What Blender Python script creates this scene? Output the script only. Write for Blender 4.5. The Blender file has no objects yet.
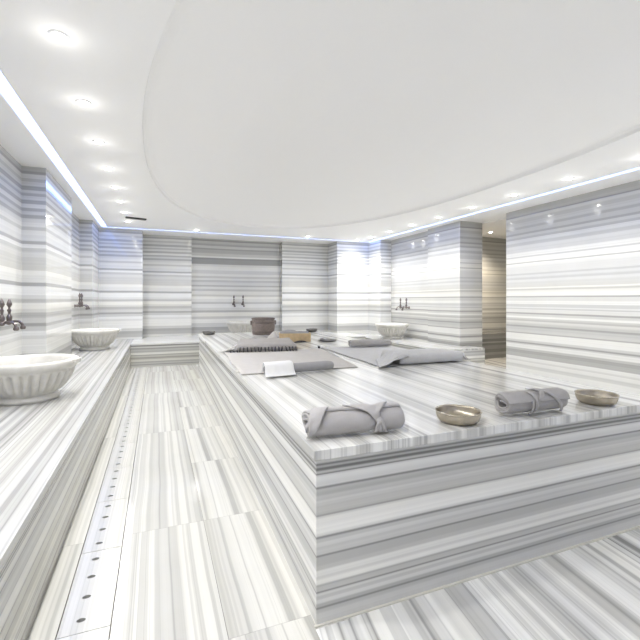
import bpy, bmesh, math, random
from mathutils import Vector, Matrix, noise as mnoise
C = bpy.context.scene.collection
PI = math.pi
random.seed(4)

# ------------------------------------------------------------------ camera, world, exposure
H = 1.25
cam_d = bpy.data.cameras.new('camera')
cam = bpy.data.objects.new('camera', cam_d); C.objects.link(cam)
cam.location = (0, 0, H)
cam.rotation_euler = (PI/2, 0, -math.radians(21.46))
cam_d.sensor_width = 36; cam_d.sensor_fit = 'HORIZONTAL'
cam_d.lens = 414.7/640*36
cam_d.shift_y = -20/640
cam_d.clip_start = .02
bpy.context.scene.camera = cam
w = bpy.data.worlds.new('world'); bpy.context.scene.world = w
w.use_nodes = True
w.node_tree.nodes['Background'].inputs[0].default_value = (1, 1, 1, 1)
w.node_tree.nodes['Background'].inputs[1].default_value = 0.3
vs = bpy.context.scene.view_settings
vs.view_transform = 'Standard'; vs.look = 'None'; vs.gamma = 1; vs.use_curve_mapping = False
vs.exposure = 1.40
SPOT_W = 26.5
SPOT_COL = (1.0, .980, .940)
FILL_W = 0.17  # power of the added fill points that lift the ceiling
LED_COL = (.23, .38, 1.0)
LED_E = 2.6

# ------------------------------------------------------------------ helpers
def srgb(v): return v/12.92 if v <= .04045 else ((v+.055)/1.055)**2.4

def link(name, bm, mat, parent=None, smooth=False):
    me = bpy.data.meshes.new(name)
    bmesh.ops.recalc_face_normals(bm, faces=bm.faces[:])
    bm.to_mesh(me); bm.free()
    if smooth:
        for p in me.polygons: p.use_smooth = True
    o = bpy.data.objects.new(name, me); C.objects.link(o)
    if mat: me.materials.append(mat)
    if parent: o.parent = parent
    return o

def tag(o, label, cat, group=None):
    o['label'] = label; o['category'] = cat
    if group: o['group'] = group
    return o

def thing(name, label, cat, loc=(0, 0, 0), rz=0, group=None):
    o = bpy.data.objects.new(name, None); C.objects.link(o)
    o.empty_display_size = .05
    o.location = loc; o.rotation_euler = (0, 0, rz)
    return tag(o, label, cat, group)

def struct(name, bm, mat, smooth=False):
    o = link(name, bm, mat, None, smooth); o['kind'] = 'structure'; return o

def dup(root, loc, rz, label):
    r = root.copy(); C.objects.link(r); r.location = loc; r.rotation_euler = (0, 0, rz); r['label'] = label
    for ch in list(root.children):
        c = ch.copy(); C.objects.link(c); c.parent = r
        for g in list(ch.children):
            d = g.copy(); C.objects.link(d); d.parent = c
    return r

def quad(bm, a, b, c, d):
    return bm.faces.new([bm.verts.new(v) for v in (a, b, c, d)])

def add_box(bm, x0, x1, y0, y1, z0, z1, bev=0):
    vs_ = [bm.verts.new((x, y, z)) for x in (x0, x1) for y in (y0, y1) for z in (z0, z1)]
    F = [(0, 1, 3, 2), (4, 6, 7, 5), (0, 4, 5, 1), (2, 3, 7, 6), (0, 2, 6, 4), (1, 5, 7, 3)]
    fs = [bm.faces.new([vs_[i] for i in f]) for f in F]
    if bev:
        es = list({e for f in fs for e in f.edges})
        bmesh.ops.bevel(bm, geom=es, offset=bev, segments=2, profile=.5, affect='EDGES')

def box(x0, x1, y0, y1, z0, z1, bev=0):
    bm = bmesh.new(); add_box(bm, x0, x1, y0, y1, z0, z1, bev); return bm

def prism(pts, z0, z1, bev=0):
    bm = bmesh.new()
    lo = [bm.verts.new((x, y, z0)) for x, y in pts]; hi = [bm.verts.new((x, y, z1)) for x, y in pts]
    n = len(pts)
    bm.faces.new(lo[::-1]); bm.faces.new(hi)
    for i in range(n): bm.faces.new((lo[i], lo[(i+1) % n], hi[(i+1) % n], hi[i]))
    if bev: bmesh.ops.bevel(bm, geom=bm.edges[:], offset=bev, segments=2, profile=.5, affect='EDGES')
    return bm

def add_lathe(bm, prof, n=32, cx=0, cy=0, mod=None, close=True):
    rings = []
    for k, (r, z) in enumerate(prof):
        ring = []
        for i in range(n):
            a = 2*PI*i/n
            rr = r*(mod(k, a) if mod else 1)
            ring.append(bm.verts.new((cx+rr*math.cos(a), cy+rr*math.sin(a), z)))
        rings.append(ring)
    for k in range(len(rings)-1):
        for i in range(n):
            bm.faces.new((rings[k][i], rings[k][(i+1) % n], rings[k+1][(i+1) % n], rings[k+1][i]))
    if close:
        bm.faces.new(rings[0][::-1]); bm.faces.new(rings[-1])

def add_tube(bm, pts, rad, n=10):
    pts = [Vector(p) for p in pts]
    rads = rad if isinstance(rad, (list, tuple)) else [rad]*len(pts)
    rings = []
    up = Vector((0, 0, 1))
    for i, p in enumerate(pts):
        d = (pts[min(i+1, len(pts)-1)]-pts[max(i-1, 0)]).normalized()
        u = up if abs(d.dot(up)) < .95 else Vector((1, 0, 0))
        a = d.cross(u).normalized(); b = d.cross(a).normalized()
        rings.append([bm.verts.new(p+(a*math.cos(2*PI*k/n)+b*math.sin(2*PI*k/n))*rads[i]) for k in range(n)])
    for i in range(len(rings)-1):
        for k in range(n):
            bm.faces.new((rings[i][k], rings[i][(k+1) % n], rings[i+1][(k+1) % n], rings[i+1][k]))
    bm.faces.new(rings[0][::-1]); bm.faces.new(rings[-1])

def nz(*a): return mnoise.noise(Vector((a + (0.37, 0.91))[:3]))

# ------------------------------------------------------------------ materials
class NT:
    def __init__(s, name):
        s.m = bpy.data.materials.new(name); s.m.use_nodes = True
        s.t = s.m.node_tree; s.b = s.t.nodes['Principled BSDF']
    def n(s, typ, **kw):
        x = s.t.nodes.new(typ)
        for k, v in kw.items(): setattr(x, k, v)
        return x
    def l(s, a, b): s.t.links.new(a, b)
    def math(s, op, a, b=None, c=None, clamp=False):
        x = s.n('ShaderNodeMath', operation=op, use_clamp=clamp)
        for i, v in enumerate((a, b, c)):
            if v is None: continue
            if isinstance(v, (int, float)): x.inputs[i].default_value = v
            else: s.l(v, x.inputs[i])
        return x.outputs[0]
    def ramp(s, fac, stops):
        r = s.n('ShaderNodeValToRGB'); e = r.color_ramp.elements
        stops = sorted(stops)
        while len(e) < len(stops): e.new(.5)
        for i, (p, v) in enumerate(stops):
            e[i].position = max(0, min(1, p))
            e[i].color = (v, v, v, 1) if isinstance(v, (int, float)) else (*v, 1)
        s.l(fac, r.inputs[0]); return r.outputs[0]
    def noise(s, scale, detail=2, rough=.5, dim='3D', w=None, vec=None):
        x = s.n('ShaderNodeTexNoise', noise_dimensions=dim)
        x.inputs['Scale'].default_value = scale; x.inputs['Detail'].default_value = detail
        x.inputs['Roughness'].default_value = rough
        if w is not None: s.l(w, x.inputs['W'])
        if vec is not None: s.l(vec, x.inputs['Vector'])
        return x.outputs['Fac']

WHITE = .87
def marble(name, axis='Z', bands=None, seed=0.0, rot=0, ref=.93, rough=.10, contrast=1.0,
           slab=None, scale=None, warp=.012, warm=1.0, gain=1.0, tilt=0.0):
    """Striped marble. bands = [(coordinate, grey)] along the axis; without bands the stripes are 1-D noise."""
    N = NT(name)
    tc = N.n('ShaderNodeTexCoord')
    vec = tc.outputs['Object']
    if rot:
        mp = N.n('ShaderNodeMapping'); mp.inputs['Rotation'].default_value = (0, 0, rot)
        N.l(vec, mp.inputs[0]); vec = mp.outputs[0]
    sp = N.n('ShaderNodeSeparateXYZ'); N.l(vec, sp.inputs[0])
    t = sp.outputs[axis]
    # gentle waviness of the veins
    wv = N.noise(.7, 2, .5, vec=vec)
    t = N.math('ADD', t, N.math('MULTIPLY', N.math('SUBTRACT', wv, .5), warp*2))
    wv2 = N.noise(6, 2, .5, vec=vec)
    t = N.math('ADD', t, N.math('MULTIPLY', N.math('SUBTRACT', wv2, .5), warp*.18))
    joint = None
    if slab:                       # slab = (axis of the row, size, offset, jump)
        s_ax, size, off, jump = slab
        q = N.math('DIVIDE', N.math('ADD', sp.outputs[s_ax], off), size)
        idx = N.math('FLOOR', q)
        fr = N.math('FRACT', q)
        d = N.math('MULTIPLY', N.math('MINIMUM', fr, N.math('SUBTRACT', 1, fr)), size)
        joint = N.math('LESS_THAN', d, .0016)
        jmp = N.math('MULTIPLY', idx, jump)
    fine = N.noise(1, 3, .6, '1D', w=N.math('MULTIPLY_ADD', t, 55 if bands else 38, seed*7+3))
    if bands:
        lo, hi = bands[0][0], bands[-1][0]
        col = None
        chunks = []; b = [(p, (srgb(v)/srgb(ref)*WHITE)) for p, v in bands]
        i = 0
        while i < len(b)-1:
            chunks.append(b[i:i+31]); i += 30
        for k, ch in enumerate(chunks):
            a0, a1 = ch[0][0], ch[-1][0]
            f = N.math('DIVIDE', N.math('SUBTRACT', t, a0), a1-a0, clamp=True)
            r = N.ramp(f, [((p-a0)/(a1-a0), v) for p, v in ch])
            if col is None: col = r
            else:
                g = N.math('GREATER_THAN', t, a0)
                mx = N.n('ShaderNodeMix', data_type='FLOAT')
                N.l(g, mx.inputs[0]); N.l(col, mx.inputs[2]); N.l(r, mx.inputs[3]); col = mx.outputs[0]
        val = N.math('MULTIPLY', col, N.math('MULTIPLY_ADD', fine, .22, .89))
    else:
        sc = scale or 1.0
        tt = t
        if slab: tt = N.math('ADD', t, jmp)
        broad = N.noise(1, 2, .55, '1D', w=N.math('MULTIPLY_ADD', tt, 9*sc, seed))
        mid = N.noise(1, 2, .6, '1D', w=N.math('MULTIPLY_ADD', tt, 26*sc, seed+31))
        thin = N.noise(1, 1, .5, '1D', w=N.math('MULTIPLY_ADD', tt, 17*sc, seed+77))
        b1 = N.ramp(broad, [(.36, 0.0), (.46, .06), (.49, .40), (.55, .55), (.575, 1.0), (.66, 1.0), (.69, .6)])
        b2 = N.ramp(mid, [(.45, 0.0), (.54, .25), (.58, 1.0)])
        b3 = N.ramp(thin, [(.485, 0), (.5, 1), (.515, 0)])
        gate = N.ramp(N.noise(1, 0, .5, '1D', w=N.math('MULTIPLY_ADD', tt, 5*sc, seed+12)), [(.45, 0), (.6, 1)])
        b3 = N.math('MULTIPLY', b3, gate)
        dk = N.math('ADD', N.math('MULTIPLY', b1, .26*contrast), N.math('MULTIPLY', b2, .17*contrast))
        dk = N.math('ADD', dk, N.math('MULTIPLY', b3, .26*contrast))
        # the veins fade in and out along their length
        fade = N.math('MULTIPLY_ADD', N.noise(.9, 2, .5, vec=vec), .8, .6)
        dk = N.math('MULTIPLY', dk, fade)
        val = N.math('MULTIPLY', N.math('SUBTRACT', WHITE, dk), N.math('MULTIPLY_ADD', fine, .12, .94))
    cloud = N.noise(3.5, 4, .6, vec=vec)
    val = N.math('MULTIPLY', val, N.math('MULTIPLY_ADD', cloud, .10, .95))
    val = N.math('MULTIPLY', val, gain)
    if joint is not None:
        val = N.math('MULTIPLY', val, N.math('SUBTRACT', 1, N.math('MULTIPLY', joint, .22)))
    # warm where pale, cool in the grey veins
    nwarm = N.noise(1, 1, .5, '1D', w=N.math('MULTIPLY_ADD', t, 4, seed+5))
    cr = N.math('MULTIPLY', val, N.math('MULTIPLY_ADD', nwarm, .022*warm, .990))
    cb = N.math('MULTIPLY', val, N.math('MULTIPLY_ADD', nwarm, -.07*warm, 1.0))
    cm = N.n('ShaderNodeCombineColor')
    N.l(cr, cm.inputs[0]); N.l(val, cm.inputs[1]); N.l(cb, cm.inputs[2])
    N.l(cm.outputs[0], N.b.inputs['Base Color'])
    N.b.inputs['Roughness'].default_value = rough
    N.b.inputs['IOR'].default_value = 1.5
    return N.m

def plain(name, col, rough=.5, metal=0, nscale=0, namp=.1, bump=0, bscale=200, em=None, es=0, weave=False):
    N = NT(name)
    N.b.inputs['Roughness'].default_value = rough; N.b.inputs['Metallic'].default_value = metal
    tc = N.n('ShaderNodeTexCoord')
    if nscale:
        f = N.noise(nscale, 4, .6, vec=tc.outputs['Object'])
        r = N.ramp(f, [(.25, tuple(c*(1-namp) for c in col)), (.75, tuple(min(1, c*(1+namp)) for c in col))])
        N.l(r, N.b.inputs['Base Color'])
    else: N.b.inputs['Base Color'].default_value = (*col, 1)
    if bump:
        bp = N.n('ShaderNodeBump'); bp.inputs['Strength'].default_value = bump; bp.inputs['Distance'].default_value = .002
        N.l(N.noise(bscale, 3, .6, vec=tc.outputs['Object']), bp.inputs['Height']); N.l(bp.outputs[0], N.b.inputs['Normal'])
    if em:
        N.b.inputs['Emission Color'].default_value = (*em, 1); N.b.inputs['Emission Strength'].default_value = es
    return N.m

def edges(lst):
    """[(start, grey, softness)] -> band stops with flat bands and soft changes"""
    out = []
    for i, (p, v) in enumerate(lst):
        if i == 0: out.append((p, v)); continue
        pp, pv = lst[i-1]
        s = min(.0035, (p-pp)*.35)
        out.append((p-s, pv)); nx = lst[i+1][0] if i+1 < len(lst) else p+.02
        out.append((p+min(.0035, (nx-p)*.35), v))
    return out

# platform front: bands read from the floor up (height, grey)
PH = .6775
def zf(y): return PH*(630-y)/179.0
pf_px = [(630, .80), (628.5, .70), (617, .64), (613.5, .48), (611.5, .62), (608, .72), (604, .66), (600, .72), (597, .50), (595.6, .66),
         (591, .60), (588.5, .78), (583, .72), (580, .76), (574, .66), (569, .62), (560.4, .47), (558.6, .68), (550, .71), (546, .66), (541.8, .48), (539.4, .74),
         (536.5, .80), (528, .785), (521, .72), (519, .55), (517.4, .655), (508, .69), (503, .66), (498, .60), (494, .62), (491, .46), (489, .71), (484, .75), (478, .70),
         (477, .45), (475.5, .63), (472.8, .38), (469.5, .60), (467.5, .42), (465.2, .72), (450, .75)]
front_bands = edges([(zf(y), v) for y, v in pf_px])

# polished walls, read from the right hand wall
def zw(y): return H+(300-y)*.01206
rw_px = [(404, .80), (397, .88), (389, .80), (385, .87), (381, .82), (379, .88), (375, .70), (370, .66), (366, .74), (363.5, .88), (358.5, .80), (357.2, .65), (355.2, .80), (352.5, .90),
         (344, .68), (342.6, .80), (339, .77), (335.5, .66), (333.3, .78), (330, .85), (327.5, .74), (325.5, .80), (323.5, .91), (321, .82), (318.4, .68), (316.3, .86), (312, .78), (310.4, .88),
         (309, .80), (305, .90), (301, .84), (296.4, .68), (294.8, .91), (289, .87), (287.2, .78), (285.2, .90), (283.3, .82), (276, .85), (273, .78), (270.5, .84), (267, .78), (265, .85), (257, .88), (254, .93), (251.6, .74),
         (250.3, .93), (244, .80), (242.3, .92), (237, .84), (232, .87), (228, .80), (224, .88), (219.5, .76), (216.8, .84), (213.5, .72), (211, .82), (206, .74), (203, .82), (198, .78), (193, .84), (189.5, .62), (188, .75), (176, .74)]
right_bands = edges([(zw(y), v) for y, v in rw_px])
# back and left walls
def zb(y): return H+(300-y)*.0224
bw_px = [(345, .86), (334.2, .72), (331, .68), (328.5, .80), (326, .90), (319, .84), (317.4, .90), (315, .80), (312.8, .66), (311.2, .82), (308.6, .74), (306, .85), (304.2, .92), (301.3, .76), (299.3, .86),
         (297.5, .92), (293.2, .68), (291.4, .88), (288, .92), (285.6, .82), (279, .86), (276.5, .80), (274.6, .93), (272.8, .70), (271.2, .88), (268.4, .90), (266, .80), (264.4, .90), (262, .86), (260.3, .72), (258.5, .86), (256.8, .74),
         (255.2, .90), (253.2, .72), (251.4, .86), (249.4, .74), (248, .86), (246.6, .70), (244.6, .84), (242.5, .76), (241, .86), (238.8, .68), (237.4, .78), (232, .76)]
back_bands = edges([(zb(y), v) for y, v in bw_px])
niche_px = [(345, .84), (333, .72), (330, .66), (327, .80), (323, .88), (319, .78), (316.5, .88), (312.5, .70), (310.5, .82), (308, .88), (304, .76), (302, .86), (299, .90), (296.5, .78), (294.5, .86), (291, .74), (289, .84), (286.5, .70), (285, .82),
            (282, .74), (280, .84), (278, .76), (276, .86), (273.5, .80), (270, .88), (266.2, .84), (264, .62), (259, .58), (257.6, .88), (256, .78), (253, .70), (249.5, .64), (248, .78), (245.5, .66), (243.5, .74), (241, .60), (239.5, .72), (232, .74)]
niche_bands = edges([(H+(300-y)*.0236, v) for y, v in niche_px])

M = {}
M['front'] = marble('striped marble platform side', 'Z', front_bands, 1, ref=.80, rough=.22, warp=.006)
M['bench_front'] = marble('striped marble bench side', 'Z', edges([(z*.45/PH, v) for z, v in [(zf(y), v) for y, v in pf_px]]), 2, ref=.82, rough=.2, warm=1.8, gain=.92)
M['wall_right'] = marble('polished striped marble right', 'Z', right_bands, 3, ref=.965, rough=.07)
M['wall_back'] = marble('polished striped marble back', 'Z', back_bands, 4, ref=.90, rough=.07)
M['wall_left'] = marble('polished striped marble left', 'Z', back_bands, 4, ref=.965, rough=.07)
M['niche'] = marble('polished striped marble niche', 'Z', niche_bands, 5, ref=.885, rough=.07)
M['top'] = marble('platform top marble', 'X', None, 11.3, rough=.16, contrast=.95, scale=.85, gain=1.0)
M['bench_top'] = marble('bench top marble', 'X', None, 25.1, rough=.2, contrast=.9, scale=.8, gain=.72)
M['bench_top_back'] = marble('back bench top marble', 'Y', None, 25.1, rough=.2, contrast=.5, scale=.8, gain=.9)
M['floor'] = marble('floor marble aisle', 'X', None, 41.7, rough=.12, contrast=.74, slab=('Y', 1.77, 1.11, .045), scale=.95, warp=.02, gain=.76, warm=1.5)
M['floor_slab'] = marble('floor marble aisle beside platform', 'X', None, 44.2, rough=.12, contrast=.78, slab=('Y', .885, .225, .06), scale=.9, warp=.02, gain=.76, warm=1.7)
M['floor_front'] = marble('floor marble front', 'X', None, 57.2, rot=math.radians(8.5), rough=.14, contrast=1.25, scale=.62, warp=.01)
M['drain'] = marble('drain cover marble', 'X', None, 63.0, rough=.22, contrast=.6, scale=1.3, warm=1.6, gain=.72)
M['passage_low'] = marble('grey passage marble', 'Z', edges([(0, .55), (.08, .62), (.13, .5), (.2, .58), (.28, .48), (.33, .66), (.36, .5), (.42, .64), (.47, .6), (.52, .5)]), 5, ref=.93, rough=.2)
M['basin'] = plain('carved marble', (.66, .645, .60), .32, nscale=9, namp=.14, bump=.15, bscale=60)
M['ceiling'] = plain('white ceiling paint', (.95, .945, .935), .7, bump=.03, bscale=90)
M['groove'] = plain('dark channel', (.50, .48, .44), .7, nscale=30)
M['towel'] = plain('grey towel cloth', (.47, .455, .45), .95, nscale=26, namp=.05, bump=.55, bscale=420)
M['towel_fold'] = plain('grey towel fold', (.50, .485, .48), .95, nscale=26, namp=.05, bump=.55, bscale=420)
M['towel_dark'] = plain('darker grey towel cloth', (.36, .355, .365), .95, nscale=26, namp=.06, bump=.5, bscale=420)
M['mat'] = plain('pale grey cloth', (.58, .56, .545), .95, nscale=14, namp=.05, bump=.5, bscale=380)
M['linen'] = plain('light grey linen', (.63, .63, .64), .95, nscale=14, namp=.05, bump=.5, bscale=380)
M['fold_cloth'] = plain('taupe folded towel', (.44, .42, .41), .95, nscale=16, namp=.06, bump=.5, bscale=380)
M['white_cloth'] = plain('white cotton', (.86, .86, .86), .95, nscale=14, namp=.02, bump=.4, bscale=380)
M['tassel'] = plain('dark tassel yarn', (.06, .06, .065), .9, nscale=60, namp=.2)
M['silver'] = plain('hammered metal', (.47, .42, .34), .30, 1.0, nscale=18, namp=.16, bump=.5, bscale=55)
M['silver_rim'] = plain('worn metal rim', (.58, .53, .44), .25, 1.0, nscale=30, namp=.1)
M['dark_metal'] = plain('dark metal', (.22, .215, .21), .35, 1.0, nscale=20, namp=.1)
M['tap'] = plain('aged tap metal', (.20, .175, .17), .28, 1.0, nscale=40, namp=.25)
M['bucket'] = plain('brown grey bucket staves', (.25, .205, .185), .5, nscale=30, namp=.22, bump=.4, bscale=80)
M['bucket_band'] = plain('bucket band', (.20, .165, .15), .4, .4, nscale=30, namp=.15)
M['tan'] = plain('tan wood', (.66, .50, .30), .6, nscale=22, namp=.14, bump=.3, bscale=90)
M['black'] = plain('black plastic', (.03, .03, .03), .5)
M['lamp'] = plain('lamp diffuser', (.9, .9, .9), .4, em=(1, .985, .95), es=26)
M['lamp_ring'] = plain('white lamp ring', (.85, .85, .85), .35)
M['led'] = plain('led strip', (.5, .6, .8), .5, em=LED_COL, es=LED_E)
M['seam'] = plain('pale sealant', (.66, .64, .57), .6, nscale=8)

# ------------------------------------------------------------------ setting
CZ = 2.7
XL, XR, YF, YB = -1.36, 5.42, -2.6, 10.1
# floor: aisle with a channel for the drain covers, front area with its own stripes
DX0, DX1 = -.350, -.163
def floor_piece(x0, x1, y0, y1, mat, name='floor'):
    return struct(name, box(x0, x1, y0, y1, -.12, 0), mat)
floor_piece(DX1, .245, YF, 10.3, M['floor'])
floor_piece(.2462, .56, YF, 1.47, M['floor_slab'])
floor_piece(.2462, .70, 1.47, 10.3, M['floor_slab'])
floor_piece(XL-.3, DX0, YF, 10.3, M['floor'])
floor_piece(.56, 8.4, YF, 1.47, M['floor_front'])
floor_piece(.70, 8.4, 1.47, 10.3, M['floor_front'])
struct('floor', box(DX0, DX1, YF, 10.3, -.14, -.09), M['groove'])

def wall(name, pts, mat, z0=0, z1=CZ+.09):
    for (a, b) in zip(pts[:-1], pts[1:]):
        bm = bmesh.new(); quad(bm, (*a, z0), (*b, z0), (*b, z1), (*a, z1))
        struct(name, bm, mat)

wall('wall_left', [(XL, YF), (XL, 5.35), (-1.137, 5.35), (-1.137, 6.82), (-1.30, 6.82), (-1.30, 8.53), (-1.09, 8.53), (-1.09, 9.4)], M['wall_left'])
wall('wall_back', [(-1.09, 9.4), (-.28, 9.4), (-.28, 9.95), (.74, 9.95), (.74, 10.1)], M['wall_back'])
wall('wall_back', [(.74, 10.1), (2.90, 10.1), (2.90, 9.95)], M['niche'])
wall('wall_back', [(2.90, 9.95), (4.13, 9.95), (4.13, 9.35), (4.93, 9.35), (5.0, 9.35), (5.0, 8.75), (5.3, 8.75)], M['wall_back'])
wall('wall_right', [(5.3, 8.75), (5.3, 7.12), (5.18, 7.12), (5.18, 6.15), (5.70, 6.15), (5.70, 7.35)], M['wall_right'])
wall('wall_right', [(5.70, 7.35), (8.3, 7.55), (8.3, 5.3), (XR, 5.3)], M['wall_right'])
wall('wall_right', [(XR, 5.3), (XR, YF)], M['wall_right'])
wall('wall_front', [(XR, YF), (XL, YF)], M['wall_back'])
# thin sealant seams along the foot of the platform and aisle
# ceiling with light slot and oval dome
SL = dict(x0=-1.02, x1=-.925, X0=4.90, X1=4.985, y0=-2.1, y1=-2.0, Y0=9.19, Y1=9.25)
OC, OA, OB = (1.95, 4.15), 2.07, 4.02
def oval(k, n=96, s=1.0):
    a = 2*PI*k/n; e = 2/2.25
    c_, s_ = math.cos(a), math.sin(a)
    return (OC[0]+s*OA*math.copysign(abs(c_)**e, c_), OC[1]+s*OB*math.copysign(abs(s_)**e, s_))
def make_ceiling():
    bm = bmesh.new()
    X0, X1, Y0, Y1 = SL['x1'], SL['X0'], SL['y1'], SL['Y0']
    # inner sheet between the slot and the oval, as a ring of faces
    n = 96
    ov = [bm.verts.new((*oval(k), CZ)) for k in range(n)]
    out = []
    for k in range(n):
        x, y = oval(k); dx, dy = x-OC[0], y-OC[1]
        ts = []
        if dx > 1e-6: ts.append((X1-OC[0])/dx)
        if dx < -1e-6: ts.append((X0-OC[0])/dx)
        if dy > 1e-6: ts.append((Y1-OC[1])/dy)
        if dy < -1e-6: ts.append((Y0-OC[1])/dy)
        t = min(ts); out.append(bm.verts.new((OC[0]+dx*t, OC[1]+dy*t, CZ)))
    for k in range(n):
        a, b = out[k], out[(k+1) % n]
        fc = [ov[k], a, b, ov[(k+1) % n]]
        bm.faces.new(fc)
        # corner piece where the rectangle turns
        if abs(a.co.x-b.co.x) > 1e-5 and abs(a.co.y-b.co.y) > 1e-5:
            cx = X1 if max(a.co.x, b.co.x) > OC[0] and max(a.co.x, b.co.x) > X1-1e-4 else X0
            cyy = Y1 if max(a.co.y, b.co.y) > Y1-1e-4 else Y0
            bm.faces.new([a, bm.verts.new((cx, cyy, CZ)), b])
    # raised dome: short soft step then a shallow vault
    prev = ov
    for s, z in ((.996, .028), (.985, .045), (.96, .055), (.9, .068), (.8, .088), (.6, .12), (.35, .145), (.12, .155)):
        ring = [bm.verts.new((*oval(k, n, s), CZ+z)) for k in range(n)]
        for k in range(n): bm.faces.new((prev[k], prev[(k+1) % n], ring[(k+1) % n], ring[k]))
        prev = ring
    bm.faces.new(prev)
    # outer soffit
    oX0, oX1, oY0, oY1 = SL['x0'], SL['X1'], SL['y0'], SL['Y1']
    EX0, EX1, EY0, EY1 = XL-.3, 8.5, YF-.1, 10.4
    PX = 5.72
    def rect(x0, x1, y0, y1, z=CZ): quad(bm, (x0, y0, z), (x1, y0, z), (x1, y1, z), (x0, y1, z))
    rect(EX0, oX0, EY0, EY1); rect(oX1, PX, EY0, EY1); rect(oX0, oX1, EY0, oY0); rect(oX0, oX1, oY1, EY1)
    rect(PX, EX1, EY0, EY1, CZ-.012)
    quad(bm, (PX, EY0, CZ), (PX, EY1, CZ), (PX, EY1, CZ-.012), (PX, EY0, CZ-.012))
    # slot sides
    D = CZ+.062
    for (x0, x1, y0, y1) in ((oX0, oX1, oY0, oY1), (X0, X1, Y0, Y1)):
        for a, b in (((x0, y0), (x1, y0)), ((x1, y0), (x1, y1)), ((x1, y1), (x0, y1)), ((x0, y1), (x0, y0))):
            quad(bm, (*a, CZ), (*b, CZ), (*b, D), (*a, D))
    return struct('ceiling', bm, M['ceiling'])
make_ceiling()
# roof deck closing the room above
struct('ceiling', box(XL-.35, 8.55, YF-.15, 10.45, CZ+.17, CZ+.3), M['ceiling'])

# LED strip in the slot (one lamp running round the ceiling)
def led():
    bm = bmesh.new(); z0, z1 = CZ+.046, CZ+.060
    a, b, c, d = SL['x0']+.004, SL['x1']-.004, SL['X0']+.004, SL['X1']-.004
    e, f, g, h = SL['y0']+.004, SL['y1']-.004, SL['Y0']+.004, SL['Y1']-.004
    add_box(bm, a, b, e, h, z0, z1); add_box(bm, c, d, e, h, z0, z1)
    add_box(bm, b, c, e, f, z0, z1); add_box(bm, b, c, g, h, z0, z1)
    o = link('led_strip', bm, M['led'])
    tag(o, 'blue-white light strip recessed in the slot around the ceiling', 'light strip')
led()

# ------------------------------------------------------------------ downlights
def make_downlight():
    t = thing('downlight', '', 'downlight', group='recessed ceiling downlights')
    bm = bmesh.new()
    add_lathe(bm, [(.036, -.002), (.038, -.008), (.050, -.007), (.054, 0.0), (.054, .004), (.036, .004)], 28, close=False)
    link('trim_ring', bm, M['lamp_ring'], t, True)
    bm = bmesh.new(); add_lathe(bm, [(.036, -.0015), (.030, -.006), (.018, -.009), (.004, -.010)], 24)
    link('diffuser', bm, M['lamp'], t, True)
    return t
dl0 = make_downlight()
spots = []
for k in range(-5, 8): spots.append((-.50, 2.64+.822*k, 'L', k))
for k in range(-6, 7): spots.append((4.58, 3.52+.822*k, 'R', k))
spots.append((4.51, 9.0, 'R', 7))
spots += [(.763, 8.93, 'B', 0), (3.2, 8.9, 'B', 1), (6.57, 6.85, 'P', 0)]
names_l = {0: 'largest and nearest downlight above the left bench', 1: 'second nearest downlight above the left bench aisle', 2: 'third nearest downlight in the left ceiling row',
           3: 'fourth nearest downlight in the left ceiling row', 4: 'fifth nearest downlight in the left ceiling row', 5: 'sixth nearest downlight in the left ceiling row',
           6: 'downlight in the left row just before the black vent', 7: 'farthest downlight in the left row, just past the black vent'}
names_r = {0: 'nearest downlight in the right row, above the plain marble wall', 1: 'second nearest downlight in the right row', 2: 'third nearest right row downlight, in front of the pillar',
           3: 'fourth nearest downlight in the right ceiling row', 4: 'fifth nearest downlight in the right ceiling row', 5: 'sixth nearest downlight in the right ceiling row',
           6: 'seventh nearest downlight in the right ceiling row', 7: 'farthest downlight of the right row, by the far corner'}
used = False
def lamp_light(x, y, power, col, z):
    ld = bpy.data.lights.new('downlight_lamp', 'SPOT'); ld.energy = power; ld.color = col
    ld.spot_size = math.radians(138); ld.spot_blend = 1.0; ld.shadow_soft_size = .035
    lo = bpy.data.objects.new('downlight_lamp', ld); C.objects.link(lo); lo.location = (x, y, z)
    return lo
for (x, y, row, k) in spots:
    if row == 'L' and k < 0: lab = 'left row downlight behind the viewpoint'
    elif row == 'R' and k < 0: lab = 'right row downlight outside the picture'
    elif row == 'L': lab = names_l[k]
    elif row == 'R': lab = names_r[k]
    elif row == 'B': lab = ['downlight above the left end of the dark back niche', 'downlight alone above the back wall, right of the niche'][k]
    else: lab = 'downlight in the passage behind the right hand pillar'
    z = CZ-.012 if row == 'P' else CZ
    if not used: d = dl0; d.location = (x, y, z); d['label'] = lab; used = True
    else: d = dup(dl0, (x, y, z), 0, lab)
    l1 = lamp_light(x, y, SPOT_W*(2.4 if row == 'P' else .8 if row == 'B' or (row == 'R' and k == 7) else 1), SPOT_COL if row != 'P' else (1, .86, .68), z-.02)
    if FILL_W and row != 'P':  # added point light with no fixture, hung below the downlight to brighten the ceiling
        pd = bpy.data.lights.new('ceiling_fill', 'POINT'); pd.energy = FILL_W; pd.color = SPOT_COL; pd.shadow_soft_size = .05
        po = bpy.data.objects.new('ceiling_fill', pd); C.objects.link(po); po.location = (x, y, z-.10)

# ceiling vent
t = thing('ceiling_vent', 'narrow black slot vent in the ceiling near the far left corner', 'vent', (-.345, 8.0, CZ), math.radians(14))
link('frame', box(-.17, .17, -.035, .035, -.022, 0, .003), M['black'], t)
for i in range(3): link('slat', box(-.155, .155, -.024+i*.02, -.016+i*.02, -.028, -.021), M['dark_metal'], t)

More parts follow.
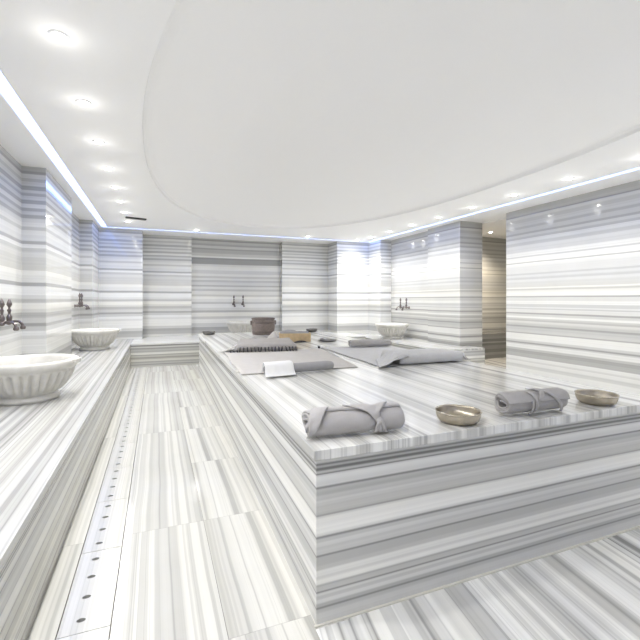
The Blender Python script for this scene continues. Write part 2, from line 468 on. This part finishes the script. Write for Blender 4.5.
# ------------------------------------------------------------------ drain covers with oval holes
def drain_plate():
    bm = bmesh.new()
    x0, x1 = -.0885, .0910; L = .5495; z1, z0 = 0.0, -.03
    n = 24; cells = 4; cl = L/cells
    for c in range(cells):
        yc = -L/2+cl*(c+.5); y0, y1 = yc-cl/2, yc+cl/2
        inner, outer = [], []
        for k in range(n):
            a = 2*PI*(k+.5)/n; dx, dy = math.cos(a), math.sin(a)
            inner.append((-.018+.0165*dx, yc+.0115*dy))
            tt = min(((x1+.018) if dx > 0 else (-.018-x0))/abs(dx), (cl/2)/abs(dy))
            outer.append((-.018+dx*tt, yc+dy*tt))
        vi = [bm.verts.new((*p, z1)) for p in inner]; vo = [bm.verts.new((*p, z1)) for p in outer]
        vb = [bm.verts.new((*p, z0)) for p in inner]
        for k in range(n):
            k2 = (k+1) % n
            a, b = vo[k], vo[k2]
            f = [vi[k], vo[k], vo[k2], vi[k2]]
            bm.faces.new(f)
            if abs(a.co.x-b.co.x) > 1e-6 and abs(a.co.y-b.co.y) > 1e-6:
                cx = x1 if (a.co.x+b.co.x)/2 > -.018 else x0
                cy = y1 if (a.co.y+b.co.y)/2 > yc else y0
                bm.faces.new([a, bm.verts.new((cx, cy, z1)), b])
            bm.faces.new([vi[k2], vb[k2], vb[k], vi[k]])
    for a, b in (((x0, -L/2), (x1, -L/2)), ((x1, -L/2), (x1, L/2)), ((x1, L/2), (x0, L/2)), ((x0, L/2), (x0, -L/2))):
        quad(bm, (*a, z1), (*b, z1), (*b, z0), (*a, z0))
    bmesh.ops.remove_doubles(bm, verts=bm.verts[:], dist=1e-5)
    return bm
dp0 = link('drain_cover', drain_plate(), M['drain'])
tag(dp0, 'pale marble floor drain cover with four oval holes beside the left bench', 'drain cover', 'drain covers along the left aisle')
for i in range(15):
    o = dp0 if i == 0 else dp0.copy()
    if i: C.objects.link(o)
    o.location = (-.258, .395+.5525*i+.002, -.0005)

# ------------------------------------------------------------------ platform and benches
t = thing('marble_platform', 'large raised striped marble platform in the middle of the room', 'platform', (0, 0, 0))
P = [(.568, 1.484), (2.685, 1.484), (2.745, 7.28), (.663, 7.28)]
link('base', prism(P, 0, PH-.040), M['front'], t)
T = [(.555, 1.470), (2.695, 1.470), (2.76, 7.30), (.650, 7.30)]
link('top_slab', prism(T, PH-.040, PH, .003), M['top'], t)
PB = .45
def bench(name, label, pts, z, mt, loc=(0, 0, 0)):
    t = thing(name, label, 'bench')
    cx = sum(p[0] for p in pts)/len(pts); cy = sum(p[1] for p in pts)/len(pts)
    link('base', prism(pts, 0, z-.03), M['bench_front'], t)
    link('seat_slab', prism(pts, z-.03, z, .002), mt, t)
    return t
bench('marble_bench', 'long low striped marble bench along the left wall under two basins', [(-1.355, -2.5), (-.448, -2.5), (-.448, 9.395), (-1.085, 9.395), (-1.085, 8.525), (-1.295, 8.525), (-1.295, 6.83), (-1.13, 6.83), (-1.13, 5.34), (-1.355, 5.34)], PB, M['bench_top'])
bench('marble_bench', 'low striped marble bench across the back wall beyond the platform', [(-.447, 8.38), (4.40, 8.38), (4.40, 9.345), (4.125, 9.345), (4.125, 9.945), (2.895, 9.945), (2.895, 10.095), (.745, 10.095), (.745, 9.945), (-.275, 9.945), (-.275, 9.395), (-.447, 9.395)], PB-.01, M['bench_top_back'])
bench('marble_bench', 'low striped marble bench below the right basin and the pillar', [(4.402, 5.78), (5.415, 5.78), (5.415, 6.145), (5.175, 6.145), (5.175, 7.125), (5.295, 7.125), (5.295, 8.745), (4.995, 8.745), (4.995, 9.345), (4.402, 9.345)], .40, M['bench_top'])
bench('marble_bench', 'dark grey marble bench inside the passage on the right', [(5.71, 6.85), (8.29, 7.0), (8.29, 7.54), (5.71, 7.34)], .53, M['passage_low']).children[0].data.materials[0] = M['passage_low']

# pale sealant seam at the foot of the platform
def seam():
    bm = bmesh.new()
    add_box(bm, .560, 2.70, 1.475, 1.484, 0, .006)
    struct('trim_1', bm, M['seam'])
seam()

# ------------------------------------------------------------------ basins
def make_basin():
    t = thing('marble_basin', '', 'basin')
    bm = bmesh.new()
    nf = 30; n = nf*8
    prof = [(.215, 0.0), (.225, .012), (.222, .03), (.200, .045), (.205, .055), (.240, .075), (.275, .110), (.303, .150), (.322, .190), (.334, .225), (.338, .238), (.333, .246), (.340, .255),
            (.352, .262), (.362, .278), (.366, .300), (.362, .315), (.350, .322), (.322, .320), (.310, .305), (.295, .26), (.27, .19), (.22, .12), (.14, .085), (.05, .075)]
    amp = {5: .35, 6: .8, 7: 1, 8: 1, 9: .8, 10: .2}
    def mod(k, a):
        if k in amp: return 1-.115*amp[k]*(1-abs(math.sin(a*nf/2)))**1.1
        if 12 <= k <= 17: return 1+.012*math.cos(a*10)
        return 1
    add_lathe(bm, prof, n, mod=mod)
    link('bowl', bm, M['basin'], t, True)
    bm = bmesh.new()   # plain rectangular lip block on the rim
    add_box(bm, .31, .388, -.055, .055, .288, .3225, .006)
    link('rim_lug', bm, M['basin'], t)
    return t
b0 = make_basin()
b0.location = (-.975, 3.98, PB); b0['label'] = 'large carved white marble basin with fluted sides, nearest on the left bench'; b0['group'] = 'fluted marble wash basins'
b0.scale = (1.0, 1.0, 1.0); b0.rotation_euler = (0, 0, math.radians(-12))
dup(b0, (-.945, 7.62, PB), 0, 'smaller looking fluted marble basin at the far end of the left bench')
dup(b0, (1.82, 9.48, PB-.01), 0, 'fluted marble basin against the back wall, partly behind the brown bucket')
dup(b0, (4.86, 8.0, .40), 0, 'fluted marble basin on the right bench under the right taps')

# ------------------------------------------------------------------ taps (built pointing along +Y out of the wall)
def make_tap():
    t = thing('tap', '', 'tap')
    bm = bmesh.new()
    def ring(r0, y): return None
    # wall rose and horizontal body
    prof = [(.030, 0.0), (.030, .008), (.016, .014), (.014, .05), (.020, .06), (.024, .075), (.020, .092), (.010, .10)]
    add_lathe(bm, prof, 20)
    bmesh.ops.rotate(bm, verts=bm.verts[:], matrix=Matrix.Rotation(-PI/2, 3, 'X'))
    link('body', bm, M['tap'], t, True)
    bm = bmesh.new()
    prof = [(.018, .0), (.022, .02), (.024, .05), (.017, .068), (.010, .078), (.013, .10), (.018, .115), (.010, .128), (.009, .14), (.018, .155), (.023, .17), (.017, .19), (.008, .212), (.002, .225)]
    add_lathe(bm, prof, 20, 0, .075)
    link('handle', bm, M['tap'], t, True)
    bm = bmesh.new()
    pts = [(0, .08, .0), (0, .115, .012), (0, .15, .010), (0, .175, -.012), (0, .182, -.04)]
    add_tube(bm, pts, [.012, .011, .011, .012, .018], 14)
    add_lathe(bm, [(.018, -.065), (.023, -.055), (.022, -.038), (.013, -.03)], 16, 0, .182)
    link('spout', bm, M['tap'], t, True)
    return t
tp = make_tap(); tp['group'] = 'wall taps above the basins'
tp.location = (XL, 4.47, 1.04); tp.rotation_euler = (0, 0, -PI/2); tp['label'] = 'dark metal tap at the left picture edge, left one above the large basin'
dup(tp, (XL, 4.67, 1.04), -PI/2, 'dark metal tap on the left wall, right one of the nearest pair')
dup(tp, (-1.30, 8.08, 1.15), -PI/2, 'dark tap on the left wall above the far left basin, left of its pair')
dup(tp, (-1.30, 8.28, 1.15), -PI/2, 'dark tap on the left wall beside the far pilaster, right of its pair')
dup(tp, (1.72, 10.1, 1.15), PI, 'dark tap on the back wall, left one above the back basin')
dup(tp, (1.94, 10.1, 1.15), PI, 'dark tap on the back wall, right one above the back basin')
dup(tp, (5.3, 8.22, 1.08), PI/2, 'dark tap on the right wall, left one above the right basin')
dup(tp, (5.3, 7.98, 1.08), PI/2, 'dark tap on the right wall, right one above the right basin')

# ------------------------------------------------------------------ metal bowls
def make_bowl(label, loc, s=1.0, mat=None, rz=0):
    t = thing('metal_bowl', label, 'bowl', loc, rz, 'metal hammam bowls on the platform')
    bm = bmesh.new()
    prof = [(.004, .0), (.072, .0), (.082, .003), (.094, .013), (.100, .027), (.1025, .041), (.104, .048), (.1015, .0482), (.0995, .041), (.097, .028), (.091, .016), (.079, .0065), (.060, .004), (.030, .005), (.024, .010), (.012, .013), (.004, .014)]
    def mod(k, a): return 1+(.006*math.sin(7*a+k)+.004*math.sin(13*a) if 2 <= k <= 5 else .003*math.sin(5*a))
    add_lathe(bm, [(r*s, z*s*1.1) for r, z in prof], 64, mod=mod)
    link('bowl_body', bm, mat or M['silver'], t, True)
    bm = bmesh.new()
    add_tube(bm, [(.1035*s*math.cos(2*PI*k/48), .1035*s*math.sin(2*PI*k/48), .0478*1.1*s) for k in range(49)], .0022*s, 8)
    link('rim', bm, M['silver_rim'] if mat is None else mat, t, True)
    return t
make_bowl('round hammered metal bowl between the two rolled grey towels', (1.322, 1.582, PH), 1.0)
make_bowl('round hammered metal bowl at right, past the second rolled towel', (2.275, 1.585, PH), 1.0)
make_bowl('small dark metal bowl on the far left corner of the platform', (.80, 7.08, PH), 1.0, M['dark_metal'])
make_bowl('small dark metal bowl at the far right corner of the platform', (2.60, 7.02, PH), 1.0, M['dark_metal'])

# ------------------------------------------------------------------ rolled towels
def solid(o, th, off=0, bev=0):
    m = o.modifiers.new('thickness', 'SOLIDIFY'); m.thickness = th; m.offset = off
    return o
def roll(name, label, a, b, R, z, mat, fmat, turns=3.2, group=None, pinch=None, flaps=(), squash=.93, seed=0, drape=0, spin=0):
    """towel rolled along the line a->b; origin in the middle of its underside"""
    ax = Vector((b[0]-a[0], b[1]-a[1], 0)); L = ax.length; rz = math.atan2(ax.y, ax.x)
    t = thing(name, label, 'towel', ((a[0]+b[0])/2, (a[1]+b[1])/2, z), rz, group)
    th = R*.17
    def outer(u, ph, off=0):
        # u in -L/2..L/2 ; ph angle around the roll ; returns point on the outside
        r = R+off
        q = u/L
        r *= 1-.10*max(0, abs(q)-.44)/.06*(1-.0)
        if pinch:
            for pu, pw, pd in pinch:
                g = math.exp(-((q-pu)/pw)**2)
                r *= 1-pd*g*(.75+.25*math.cos(ph*9+q*30))
        r *= 1+.028*nz(q*5+seed, math.cos(ph)*1.4, math.sin(ph)*1.4)+.012*nz(q*17+seed, math.cos(ph)*4, math.sin(ph)*4)
        y = r*math.cos(ph); zz = R*squash+r*squash*math.sin(ph)
        if zz < .0035: zz = .0035
        return Vector((u, y, zz))
    bm = bmesh.new()
    nu, nv = 64, 150
    grid = []
    phi_end = 2*PI*turns
    for i in range(nu+1):
        q = i/nu-.5; row = []
        for j in range(nv+1):
            f = j/nv; ph = spin+f*phi_end
            inner = (1-f)*turns*th*.92
            e = .012*nz(seed+f*9, 3.1)*R/.06+.006*math.sin(f*40+seed)*R/.06
            u = q*(L-abs(inner)*.25)+e*(1 if q > 0 else -1)*(abs(q)*2)**8
            p = outer(u, ph)
            c = Vector((u, 0, R*squash))
            r = (p-c).length
            rr = max(.006, r-inner-th*.5)
            p2 = c+(p-c).normalized()*rr
            if f > 1-.999/turns: p2.z = max(p2.z, th*.5+.001)
            row.append(bm.verts.new(p2))
        grid.append(row)
    for i in range(nu):
        for j in range(nv):
            bm.faces.new((grid[i][j], grid[i+1][j], grid[i+1][j+1], grid[i][j+1]))
    o = link('rolled_cloth', bm, mat, t, True); solid(o, th*.86)
    for fl in flaps:
        # curved flap lying on the roll, given as a strip between two (q, angle) curves
        c0, c1, h = fl
        bm = bmesh.new(); m_, n_ = 28, 10; g = []
        for i in range(m_+1):
            s_ = i/m_; row = []
            qa, pa = curve(c0, s_); qb, pb = curve(c1, s_)
            for j in range(n_+1):
                w_ = j/n_
                q = qa*(1-w_)+qb*w_; ph = pa*(1-w_)+pb*w_
                lift = h*(.35+.65*math.sin(PI*min(1, w_*1.0))**.6)*(min(1, s_*6, (1-s_)*6+.15))
                row.append(bm.verts.new(outer(q*L, math.radians(ph), lift*.5+.0012)))
            g.append(row)
        for i in range(m_):
            for j in range(n_): bm.faces.new((g[i][j], g[i+1][j], g[i+1][j+1], g[i][j+1]))
        o = link('tucked_fold', bm, fmat, t, True); solid(o, .004, 1)
    return t
def curve(pts, s):
    f = s*(len(pts)-1); i = min(int(f), len(pts)-2); f -= i
    return tuple(pts[i][k]*(1-f)+pts[i+1][k]*f for k in range(2))

# angles: -90 under, 180 = towards the viewer (local -Y), 90 = top
grp = 'rolled grey towels at the platform front'
roll('rolled_towel', 'grey rolled towel nearest the platform corner, beside the left metal bowl', (.572, 1.622), (1.000, 1.579), .065, PH, M['towel'], M['towel_fold'], group=grp,
     pinch=[(.20, .055, .16), (-.46, .03, .10)], seed=2.0, spin=math.radians(40),
     flaps=[([(-.49, 236), (-.46, 215), (-.40, 170), (-.33, 125), (-.27, 95)], [(-.50, 250), (-.50, 215), (-.50, 170), (-.48, 125), (-.44, 95)], .007),
            ([(.18, 236), (.185, 225), (.19, 180), (.10, 140), (-.04, 110), (-.12, 85)], [(.215, 236), (.215, 225), (.21, 180), (.22, 140), (.30, 110), (.36, 85)], .007),
            ([(.17, 236), (.175, 225), (.195, 160)], [(.195, 236), (.20, 225), (.205, 160)], .012),
            ([(.22, 236), (.22, 225), (.20, 165)], [(.265, 236), (.25, 225), (.21, 165)], .010),
            ([(.30, 234), (.27, 220), (.215, 160)], [(.325, 234), (.29, 220), (.222, 158)], .007)])
roll('rolled_towel', 'grey rolled towel between the two metal bowls with its spiral end showing', (1.580, 1.582), (1.970, 1.560), .064, PH, M['towel'], M['towel_fold'], group=grp,
     pinch=[(-.03, .06, .08)], seed=8.0, spin=math.radians(100),
     flaps=[([(.36, 236), (.34, 225), (.27, 180), (.15, 140), (.02, 105), (-.08, 80)], [(.395, 236), (.375, 225), (.305, 180), (.19, 138), (.06, 105), (-.02, 80)], .010),
            ([(-.12, 234), (-.09, 215), (-.09, 175), (-.12, 140), (-.17, 118)], [(-.09, 234), (-.06, 215), (-.06, 175), (-.09, 140), (-.13, 112)], .009),
            ([(-.17, 230), (-.145, 195), (-.15, 160)], [(-.155, 230), (-.13, 195), (-.135, 160)], .005),
            ([(-.04, 160), (.0, 140), (.03, 120), (-.02, 92)], [(-.02, 165), (.05, 150), (.09, 125), (.05, 92)], .007)])
roll('rolled_towel', 'thin grey towel roll under the white cloth on the left mat', (.755, 3.045), (1.31, 3.095), .048, PH+.004, M['towel_dark'], M['towel'], turns=2.6, seed=14, squash=.85)
roll('rolled_towel', 'darker grey towel roll at the far end of the right mat', (2.14, 4.47), (2.66, 4.42), .060, PH+.005, M['towel'], M['towel'], turns=2.6, seed=19, squash=.8)

# ------------------------------------------------------------------ flat and folded cloths
def sheet(name, corners, zfun, mat, nu=40, nv=40, th=.004, parent=None, sub=0, edge=.0):
    """cloth over the quad corners (a,b,c,d going round); zfun(u,v,x,y)"""
    bm = bmesh.new(); a, b, c, d = [Vector((p[0], p[1])) for p in corners]; g = []
    for i in range(nu+1):
        u = i/nu; row = []
        for j in range(nv+1):
            v = j/nv
            p = a*(1-u)*(1-v)+b*u*(1-v)+c*u*v+d*(1-u)*v
            k = .0 if not edge else edge*nz(u*6+3, v*6, 1.3)
            row.append(bm.verts.new((p.x+k, p.y+k*.7, zfun(u, v, p.x, p.y))))
        g.append(row)
    for i in range(nu):
        for j in range(nv): bm.faces.new((g[i][j], g[i+1][j], g[i+1][j+1], g[i][j+1]))
    o = link(name, bm, mat, parent, True); solid(o, th, 0)
    return o
def wr(x, y, s=1.0): return .0035*s*(nz(x*9, y*9, 2)+.6*nz(x*22, y*22, 5))
def fringe(parent, a, b, n, z, dirv, mat, ln=.05, r=.0035, hang=0.0):
    for i in range(n):
        s = (i+.5)/n; bm = bmesh.new()
        p = Vector((a[0]*(1-s)+b[0]*s, a[1]*(1-s)+b[1]*s, z))
        w_ = random.uniform(-.35, .35)*ln; d = Vector(dirv)
        q = Vector((-d.y, d.x, 0))
        add_tube(bm, [p, p+d*ln*.4+q*w_*.4-Vector((0, 0, hang*.6)), p+d*ln*.8+q*w_-Vector((0, 0, hang)), p+d*ln+q*w_*1.1-Vector((0, 0, hang))], [r, r*1.25, r, r*.7], 6)
        link('tassel', bm, mat, parent, True)

# left mat
t = thing('cloth_mat', 'pale grey cloth spread flat on the left half of the platform', 'cloth', (1.15, 3.75, PH))
o = sheet('cloth', [(-.555, -.60), (.44, -.60), (.63, .78), (-.47, .80)], lambda u, v, x, y: .0045+abs(wr(x, y)), M['mat'], th=.003, parent=t, edge=.02)
fringe(t, (-.555, -.59), (-.28, -.59), 6, .006, (0, -1, 0), M['fold_cloth'], .035, .003)
fringe(t, (-.553, -.55), (-.475, .75), 10, .006, (-1, 0, 0), M['fold_cloth'], .02, .0025)
# folded fringed towel on its far end
t = thing('folded_towel', 'taupe folded towel with a row of black tassels along its front edge', 'towel', (1.13, 4.62, PH+.008), math.radians(-9))
def fz(u, v, x, y):
    e = min(1, u/.05, (1-u)/.04, v/.05, (1-v)/.06)
    return .006+.082*(max(0, e)**.5)*(.80+.35*v)+wr(x, y, 1.5)+.006*math.sin(v*14)
sheet('folded_cloth', [(-.33, -.16), (.36, -.16), (.36, .30), (-.28, .30)], fz, M['fold_cloth'], 44, 30, .008, t)
sheet('cloth_corner', [(-.50, -.13), (-.32, -.155), (-.27, .26), (-.38, .16)], lambda u, v, x, y: .004+.055*u**1.5+abs(wr(x, y, 1)), M['mat'], 14, 20, .004, t)
for i in range(20):
    s = (i+.5)/20; bm = bmesh.new(); x = -.40+s*.76; w_ = random.uniform(-.010, .010)
    zt = .05 if x > -.3 else .012
    add_tube(bm, [(x, -.163, zt), (x+w_*.4, -.176, zt*.6+.006), (x+w_, -.19, .012), (x+w_*1.6, -.215, .006)], [.004, .008, .008, .004], 7)
    link('tassel', bm, M['tassel'], t, True)
# white cloth over the thin roll
t = thing('white_cloth', 'small square white cloth draped over the thin grey roll', 'cloth', (.855, 3.055, PH+.004))
def wz(u, v, x, y):
    c = -.0; dx = y-(-.001+x*.09)
    h = .088*math.exp(-(dx/.078)**4)
    return .010+h+abs(wr(x, y, .6))
sheet('cloth', [(-.125, -.125), (.115, -.105), (.09, .10), (-.10, .10)], wz, M['white_cloth'], 40, 40, .004, t, edge=.006)

# right mat
t = thing('cloth_mat', 'light grey linen cloth spread on the right half of the platform', 'cloth', (2.25, 3.8, PH))
sheet('cloth', [(-.48, -.70), (.38, -.66), (.44, .80), (-.42, .80)], lambda u, v, x, y: .0045+abs(wr(x, y, 1.2)), M['linen'], th=.003, parent=t, edge=.02)
fringe(t, (-.48, -.65), (-.42, .78), 26, .006, (-1, 0, 0), M['towel_dark'], .022, .0028)
t = thing('folded_towel', 'light grey folded towel on the right mat with its left corner trailing', 'towel', (2.24, 3.25, PH+.008), math.radians(-1))
def gz(u, v, x, y):
    e = min(1, u/.03, (1-u)/.03, v/.07, (1-v)/.07)
    return .006+.078*max(0, e)**.45*(1-.12*v)+wr(x, y, 1.2)
sheet('folded_cloth', [(-.27, -.16), (.44, -.15), (.42, .26), (-.24, .26)], gz, M['linen'], 44, 26, .008, t)
def hz(u, v, x, y):
    return .004+.088*min(1,u*1.15)*min(1, (v+.03)/.06, (1-v)/.3+.1)**.5+.008*math.sin(v*22-u*9)*math.sin(PI*u)+abs(wr(x, y))
sheet('trailing_corner', [(-.52, -.24), (-.19, -.168), (-.17, .22), (-.32, .20)], hz, M['linen'], 26, 34, .005, t)
sheet('front_fold', [(.41, -.17), (.495, -.15), (.475, -.12), (.41, .1)], lambda u, v, x, y: .006+.065*(1-u)**1.3*min(1, v*4+.2), M['towel_dark'], 14, 14, .005, t)

# ------------------------------------------------------------------ bucket
t = thing('bucket', 'brown round bucket with raised bands at the back of the platform', 'bucket', (1.655, 6.80, PH))
bm = bmesh.new()
prof = [(.004, 0), (.172, 0), (.178, .006), (.190, .10), (.196, .19), (.186, .205), (.188, .262), (.192, .270), (.180, .270), (.176, .25), (.165, .02), (.004, .015)]
add_lathe(bm, prof, 96, mod=lambda k, a: 1-(.012*(abs(math.sin(a*12)) < .18) if 1 <= k <= 6 else 0))
link('body', bm, M['bucket'], t, True)
for z, r in ((.035, .186), (.188, .200)):
    bm = bmesh.new(); add_lathe(bm, [(r-.008, z), (r, z+.002), (r+.002, z+.022), (r-.008, z+.024)], 64, close=False)
    link('band', bm, M['bucket_band'], t, True)
bm = bmesh.new(); add_lathe(bm, [(.183, .256), (.197, .258), (.198, .274), (.183, .276)], 64, close=False); link('rim', bm, M['bucket_band'], t, True)
for sx in (-1, 1):
    link('ear', box(sx*.205-.012, sx*.205+.012, -.02, .02, .16, .23, .004), M['bucket_band'], t)

# ------------------------------------------------------------------ tan box with cloth
t = thing('wooden_box', 'tan wooden box in front of the bucket', 'box', (1.79, 5.52, PH), math.radians(-14))
bm = bmesh.new(); W, D_, hh, th = .215, .12, .115, .012
def tbox(x0, x1, y0, y1, z0, z1, m='side_panel'): link(m, box(x0, x1, y0, y1, z0, z1, .003), M['tan'], t)
tbox(-W, W, -D_, -D_+th, .012, hh); tbox(-W, W, D_-th, D_, .012, hh)
tbox(-W, -W+th, -D_+th, D_-th, .012, hh, 'end_panel'); tbox(W-th, W, -D_+th, D_-th, .012, hh, 'end_panel')
tbox(-W, W, -D_, D_, 0, .012, 'bottom')
t = thing('stuffed_cloth', 'grey cloth heaped in the tan box and over its left end', 'cloth', (1.79, 5.52, PH+.095), math.radians(-14))
sheet('cloth', [(-.20, -.105), (.195, -.105), (.195, .105), (-.20, .105)], lambda u, v, x, y: .014+.055*(1-u*.6)*math.sin(PI*v)**.6*math.sin(PI*u)**.4+.018*nz(x*14, y*14, 7), M['towel_dark'], 30, 20, .006, t)
t = thing('draped_cloth', 'pale cloth bunched against the left end of the tan box', 'cloth', (1.49, 5.60, PH), math.radians(-14))
sheet('cloth', [(-.10, -.12), (.065, -.14), (.065, .14), (-.08, .12)], lambda u, v, x, y: .006+.125*math.sin(PI*min(1, u*.62))*math.sin(PI*v)**.5+.012*nz(x*20, y*14, 3), M['mat'], 24, 24, .006, t)
# small things around the box
t = thing('scrub_mitt', 'small dark folded mitt lying in front of the tan box', 'mitt', (1.80, 5.30, PH), .15)
sheet('mitt_body', [(-.085, -.025), (.085, -.03), (.08, .035), (-.08, .03)], lambda u, v, x, y: .005+.020*math.sin(PI*u)**.5*math.sin(PI*v)**.5, M['tassel'], 18, 10, .004, t)
t = thing('shallow_tray', 'flat grey metal tray on the marble right of the tan box', 'tray', (2.22, 5.36, PH), -.1)
bm = bmesh.new(); add_lathe(bm, [(.004, 0), (.10, 0), (.135, .014), (.137, .017), (.132, .017), (.10, .005), (.004, .004)], 48); link('tray_body', bm, M['dark_metal'], t, True)
bm = bmesh.new(); add_lathe(bm, [(.004, .006), (.028, .006), (.032, .03), (.02, .045), (.004, .048)], 24, -.08, 0)
link('soap', bm, M['towel'], t, True)
t = thing('scrub_cloth', 'small pale cloth pad with a dark edge between the two mats', 'cloth', (1.83, 4.60, PH), .2)
sheet('pad', [(-.045, -.03), (.045, -.03), (.045, .03), (-.045, .03)], lambda u, v, x, y: .004+.024*math.sin(PI*u)**.5*math.sin(PI*v)**.5, M['white_cloth'], 12, 12, .003, t)
link('edge_tab', box(-.058, -.040, -.03, .0, .001, .026, .003), M['tassel'], t)
